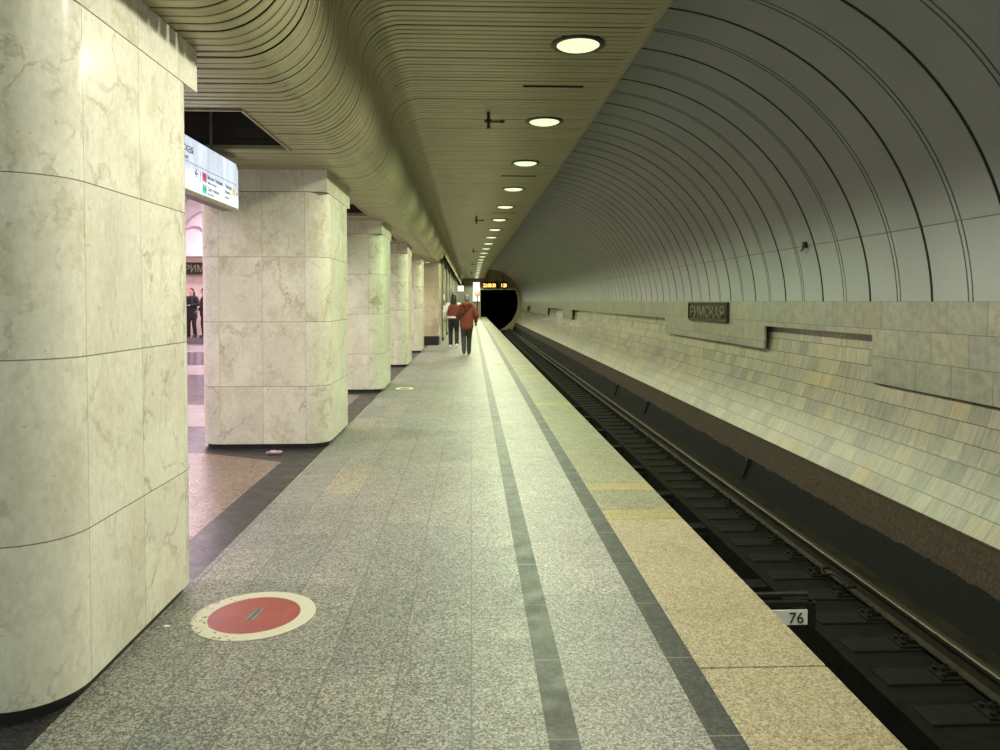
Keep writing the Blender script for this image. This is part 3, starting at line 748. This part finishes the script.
s = MB(); s.lathe([(.0005, .002), (.042, .002), (.042, 0)], axis='x', c=(0, 2.135 - hl, .135), seg=20); q = s.build('badge', M['yel'], t); q['label'] = 'yellow round line badge'
st('→', .075, 2.185, .11, 'text_black')

# ------------------------------------------------------------------ floor discs and litter
t = empty('floor_disc', (-1.105, 3.78, 0), 'round red floor disc with chipped cream ring', 'disc', rz=.3); t.scale = (.965, .94, 1)
s = MB(); s.lathe([(.315, 0), (.315, .003), (.312, .004), (.236, .004), (.234, .002)], seg=64); s.build('ring', M['ring'], t)
s = MB(); s.lathe([(.234, 0), (.234, .003), (.0005, .0035)], seg=64); s.build('plate', M['red'], t)
s = MB(); s.box(-.024, .024, -.075, .075, .003, .0045, M['grey_worn']); s.box(-.004, .004, -.07, .07, .0045, .0052, M['black']); s.build('slot_mark', None, t, rot=(0, 0, -.42))
t = empty('floor_ring', (-1.22, 13.6, 0), 'small white rimmed disc in the floor beside the third pillar', 'disc')
s = MB(); s.lathe([(.165, 0), (.165, .006), (.105, .006), (.10, .003)], seg=32); s.build('ring', M['white'], t)
s = MB(); s.lathe([(.10, .0), (.10, .003), (.0005, .003)], seg=32); s.build('plate', M['grey_worn'], t)
def crumple(name, mat, dims, seed, label, cat, loc, rz=0):
    r = random.Random(seed); s = MB(); s.ball((0, 0, dims[2]), dims, seg=12, rings=8)
    s.v = [(x * r.uniform(.75, 1.15), y * r.uniform(.7, 1.2), max(0.0, z * r.uniform(.7, 1.1))) for x, y, z in s.v]
    return tag(s.build(name, mat, loc=loc, rot=(0, 0, rz)), label, cat)
crumple('wrapper', M['pinkwrap'], (.10, .03, .022), 3, 'crumpled pink and white wrapper at the foot of the second pillar', 'litter', (-2.06, 7.80, 0))
crumple('paper_scrap', M['white'], (.018, .009, .004), 4, 'tiny white paper scrap on the floor between pillar and red disc', 'litter', (-1.50, 3.66, 0))
t = empty('folding_trolley', (-1.76, 25.3, 0), 'small dark trolley bag standing past the fifth pillar', 'bag')
s = MB(); s.box(-.07, .07, -.06, .06, .08, .34); s.build('bag_body', M['blackfab'], t, bevel=.025)
s = MB()
for q in (-.06, .06): s.lathe([(0, -.015), (.04, -.015), (.04, .015), (0, .015)], axis='x', c=(q, -.04, .04), seg=14)
s.build('wheel', M['black'], t)

# ------------------------------------------------------------------ central hall behind the arcade
b = MB(); b.face([(-13, 29.5, 0), (-3.3, 29.5, 0), (-3.3, 29.5, 3.42), (-13, 29.5, 3.42)]); b.face([(-13, Y0, 0), (-13, 29.5, 0), (-13, 29.5, 3.42), (-13, Y0, 3.42)])
struct(b.build('wall_hall', M['hallwall']))
hv = [(-8.15 + 4.85 * math.cos(PI - PI * i / 24), 3.42 + 3.2 * math.sin(PI * i / 24)) for i in range(25)]
b = MB(); b.face([(x, 29.45, z) for x, z in hv]); struct(b.build('wall_lunette', M['hallwhite']))
b = MB(); b.grid([[(x, yy, z) for x, z in hv] for yy in (Y0, 29.5)]); struct(b.build('ceiling_hall', M['hallwhite'], smooth=True))
b = MB(); b.box(-13, -3.3, 29.3, 29.46, 3.36, 3.56); struct(b.build('trim_cornice', M['hallwhite']))
b = MB()
for (cx, cz, r) in ((-10.2, 3.7, 1.15), (-10.0, 3.6, 1.9), (-10.75, 3.75, .62)):
    b.tube([(cx + r * math.cos(PI * i / 20), 29.40, cz + r * 1.25 * math.sin(PI * i / 20)) for i in range(21)], .035, seg=8)
struct(b.build('trim_arches', M['hallrib'], smooth=True))
s = MB(); s.box(-3.3, -3.2, Y0, 27.0, 3.02, 3.5); struct(s.build('wall_arcade_top', M['hallwhite']))
proto = None
for k, yy in enumerate((5, 11, 17, 23, 28)):
    L = bpy.data.lights.new('hall_lamp', 'AREA'); L.shape = 'RECTANGLE'; L.size = 3.0; L.size_y = .5; L.energy = 480; L.color = (1.0, .80, .92)
    o = bpy.data.objects.new('hall_lamp', L); COL.objects.link(o); o.location = (-7.6, yy, 5.6)
    L.spread = math.radians(170)

# ------------------------------------------------------------------ people
def figure(loc, rz, k, label, pose, cloth, group=None):
    """one continuous body mesh; clothing, shoes and hair are its children. Faces local +Y."""
    P = pose; s = MB()
    sh = {-1: Vector((-.185, 0, 1.43)), 1: Vector((.185, 0, 1.43))}
    # torso, neck, head
    s.tube([(0, 0, .92), (0, .005, 1.05), (0, .0, 1.20), (0, 0, 1.36), (0, -.005, 1.45)], [(.155, .10), (.14, .095), (.15, .10), (.175, .105), (.12, .075)], seg=16)
    s.tube([(0, 0, 1.44), (0, .012, 1.52), (0, .02, 1.58)], .055, seg=12)
    s.ball((0, .025, 1.665), (.074, .092, .112)); s.ball((0, .06, 1.60), (.05, .05, .05)); s.ball((0, .115, 1.655), (.014, .022, .022), seg=8, rings=6)
    s.ball((0, .10, 1.61), (.026, .016, .010), seg=8, rings=6)
    for q in (-1, 1): s.ball((q * .076, .015, 1.66), (.012, .022, .032), seg=8, rings=6)
    legs, arms = {}, {}
    for q in (-1, 1):
        kn, an, to = P['leg'][q]; hip = Vector((q * .09, 0, .92)); kn, an, to = Vector(kn), Vector(an), Vector(to); legs[q] = (hip, kn, an, to)
        s.tube([hip, hip.lerp(kn, .35), kn, kn.lerp(an, .35), an], [.088, .08, .055, .056, .036], seg=12)
        s.tube([an - Vector((0, .05, .03)), an.lerp(to, .6), to], [.035, .036, .028], seg=10)
        el, wr = (Vector(v) for v in P['arm'][q]); arms[q] = (sh[q], el, wr)
        s.tube([sh[q], sh[q].lerp(el, .5), el, el.lerp(wr, .4), wr], [.055, .048, .038, .04, .027], seg=12)
        d = (wr - el).normalized(); side = Vector((1, 0, 0)); side = (side - d * side.dot(d)).normalized(); nrm = d.cross(side)
        pc = wr + d * .05; s.tube([wr, pc, wr + d * .095], [(.026, .018), (.040, .016), (.040, .014)], seg=10)
        for f in range(4):
            o0 = wr + d * .09 + side * (.028 - .0185 * f); ln = (.068, .080, .074, .058)[f]
            bend = nrm * -.35; s.tube([o0, o0 + (d + bend * .4).normalized() * ln * .5, o0 + (d + bend).normalized() * ln], [.0095, .0088, .0075], seg=8)
        o0 = wr + d * .03 + side * (-q) * -.034; s.tube([o0, o0 + (d * .7 + side * q * .7).normalized() * .035, o0 + (d * .9 + side * q * .35).normalized() * .065], [.0115, .0105, .0085], seg=8)
    body = s.build('person', M['skin'], remesh=.009); tag(body, label, 'person', group)
    # trousers
    s = MB(); s.tube([(0, 0, 1.02), (0, 0, .94), (0, 0, .86)], [(.165, .115), (.18, .13), (.15, .11)], seg=16)
    for q in (-1, 1):
        hip, kn, an, to = legs[q]; s.tube([hip, hip.lerp(kn, .35), kn, kn.lerp(an, .5), an + Vector((0, 0, -.02))], [.102, .098, .078, .072, .064], seg=14)
    s.build('trousers', cloth['legs'], body, remesh=.012)
    # shoes
    for q in (-1, 1):
        hip, kn, an, to = legs[q]; s = MB(); dn = Vector((0, 0, -.035))
        s.tube([an - Vector((0, .055, .045)), an.lerp(to, .45) + dn * .3, to + Vector((0, .03, 0))], [.046, .048, .036], seg=12); s.build('shoe', cloth['shoe'], body, remesh=.010)
    # jacket
    s = MB(); lo = cloth.get('hem', .84)
    s.tube([(0, 0, lo), (0, 0, lo + .12), (0, 0, 1.10), (0, 0, 1.25), (0, -.005, 1.38), (0, -.01, 1.47)], [(.20, .145), (.205, .15), (.20, .15), (.205, .15), (.20, .135), (.105, .085)], seg=20)
    ss = MB() if cloth.get('sleeve') else s
    for q in (-1, 1):
        a, e, w = arms[q]; ss.tube([a + Vector((-q * .03, 0, 0)), a.lerp(e, .5), e, e.lerp(w, .5), e.lerp(w, .93)], [.085, .08, .068, .062, .052], seg=14)
    jk = s.build('jacket', cloth['top'], body, remesh=.012)
    if cloth.get('sleeve'): ss.build('sleeves', cloth['sleeve'], body, remesh=.012)
    if cloth.get('hood'):
        s = MB(); s.tube([(-.11, -.05, 1.50), (-.07, -.125, 1.475), (0, -.15, 1.455), (.07, -.125, 1.475), (.11, -.05, 1.50)], [.05, .07, .08, .07, .05], seg=12); s.build('hood', cloth['top'], jk, remesh=.012)
    if cloth.get('band'):
        s = MB(); s.lathe([(.212, lo - .01), (.218, lo + .02), (.214, lo + .055)], seg=24); s.v = [(x, y * .74, z) for x, y, z in s.v]; s.build('hem_band', cloth['band'], jk, smooth=True)
    if cloth.get('strap'):
        s = MB(); s.tube([(.17, -.05, 1.46), (.08, -.16, 1.40), (-.10, -.17, 1.22), (-.22, -.10, 1.08), (-.235, .0, 1.0)], .018, seg=8); s.build('bag_strap', M['blackfab'], jk, smooth=True)
    # hair
    s = MB(); s.ball((0, .005, 1.69), (.086, .10, .10)); s.ball((0, -.02, 1.65), (.080, .075, .10))
    if cloth.get('long'): s.tube([(0, -.05, 1.66), (0, -.07, 1.55), (0, -.085, 1.45)], [(.09, .06), (.10, .06), (.085, .045)], seg=14)
    s.build('hair', cloth['hair'], body, remesh=.010)
    body.location = loc; body.rotation_euler = (0, 0, rz); body.scale = (k, k, k)
    return body
walk_a = {-1: ((-.10, .10, .50), (-.10, .02, .085), (-.105, .14, .035)), 1: ((.10, .05, .50), (.11, -.16, .13), (.115, -.05, .04))}
walk_b = {-1: ((-.09, .0, .50), (-.08, -.20, .15), (-.08, -.12, .045)), 1: ((.07, .12, .50), (.06, .08, .085), (.06, .20, .035))}
figure((-.13, 22.3, 0), 0, 1.02, 'person in a rust orange hooded jacket walking away, hand on the right side', {'leg': walk_b, 'arm': {-1: ((-.30, .02, 1.17), (-.22, .20, 1.05)), 1: ((.29, -.03, 1.16), (.27, .10, .95))}}, {'top': M['orange'], 'legs': M['charfab'], 'shoe': M['shoe'], 'hair': M['hairgrey'], 'hood': True, 'hem': .80, 'strap': True})
figure((-.61, 26.0, 0), 0, 1.05, 'person in a rust red vest with white sleeves and black trousers', {'leg': walk_a, 'arm': {-1: ((-.30, -.04, 1.18), (-.30, .08, .95)), 1: ((.26, .03, 1.20), (.12, .22, 1.10))}}, {'top': M['rustred'], 'legs': M['blackfab'], 'shoe': M['white'], 'hair': M['hairdark'], 'sleeve': M['whitefab'], 'band': M['whitefab'], 'hem': .98, 'long': True})
stand = {-1: ((-.10, .03, .50), (-.11, -.02, .085), (-.13, .11, .035)), 1: ((.11, .06, .50), (.13, .02, .085), (.15, .14, .035))}
figure((-10.39, 28.0, .28), PI * .93, 1.02, 'person in black clothes standing in the hall below the dark name plate', {'leg': stand, 'arm': {-1: ((-.28, .03, 1.17), (-.08, .20, 1.16)), 1: ((.27, .02, 1.16), (.12, .22, 1.22))}}, {'top': M['blackfab'], 'legs': M['blackfab'], 'shoe': M['shoe'], 'hair': M['hairdark'], 'long': True, 'hem': .70})
figure((-9.72, 27.4, .28), PI * .6, 1.02, 'person in black half hidden behind the second pillar', {'leg': stand, 'arm': {-1: ((-.28, .03, 1.17), (-.24, .16, .98)), 1: ((.27, .02, 1.16), (.24, .20, 1.0))}}, {'top': M['blackfab'], 'legs': M['blackfab'], 'shoe': M['shoe'], 'hair': M['hairdark'], 'hem': .78})

# ------------------------------------------------------------------ world, camera, view
w = bpy.data.worlds.new('ambient_fill'); S.world = w; w.use_nodes = True  # ambient fill added in place of the unseen lit station behind the camera
w.node_tree.nodes['Background'].inputs[0].default_value = (.9, 1, .85, 1); w.node_tree.nodes['Background'].inputs[1].default_value = .8
F = 740.0
cd = bpy.data.cameras.new('camera'); co = bpy.data.objects.new('camera', cd); COL.objects.link(co); S.camera = co
cd.sensor_fit = 'HORIZONTAL'; cd.sensor_width = 36; cd.lens = F * 36 / 1000; cd.clip_start = .05; cd.clip_end = 300
VPX, VPY = 471.0, 301.5; PITCH_D = 1.6
yaw = math.atan((500 - VPX) / F); pitch = math.radians(PITCH_D)
co.location = (0, 0, CAM_Z); co.rotation_euler = (PI / 2 - pitch, 0, -yaw)
cy = VPY + F * math.tan(pitch)
cd.shift_x = 0; cd.shift_y = (cy - 375) / 1000
S.view_settings.view_transform = 'Standard'; S.view_settings.look = 'None'; S.view_settings.gamma = 1
S.view_settings.use_curve_mapping = False
S.view_settings.exposure = 0.12
S.cycles.use_denoising = True
S.cycles.max_bounces = 8; S.cycles.diffuse_bounces = 5
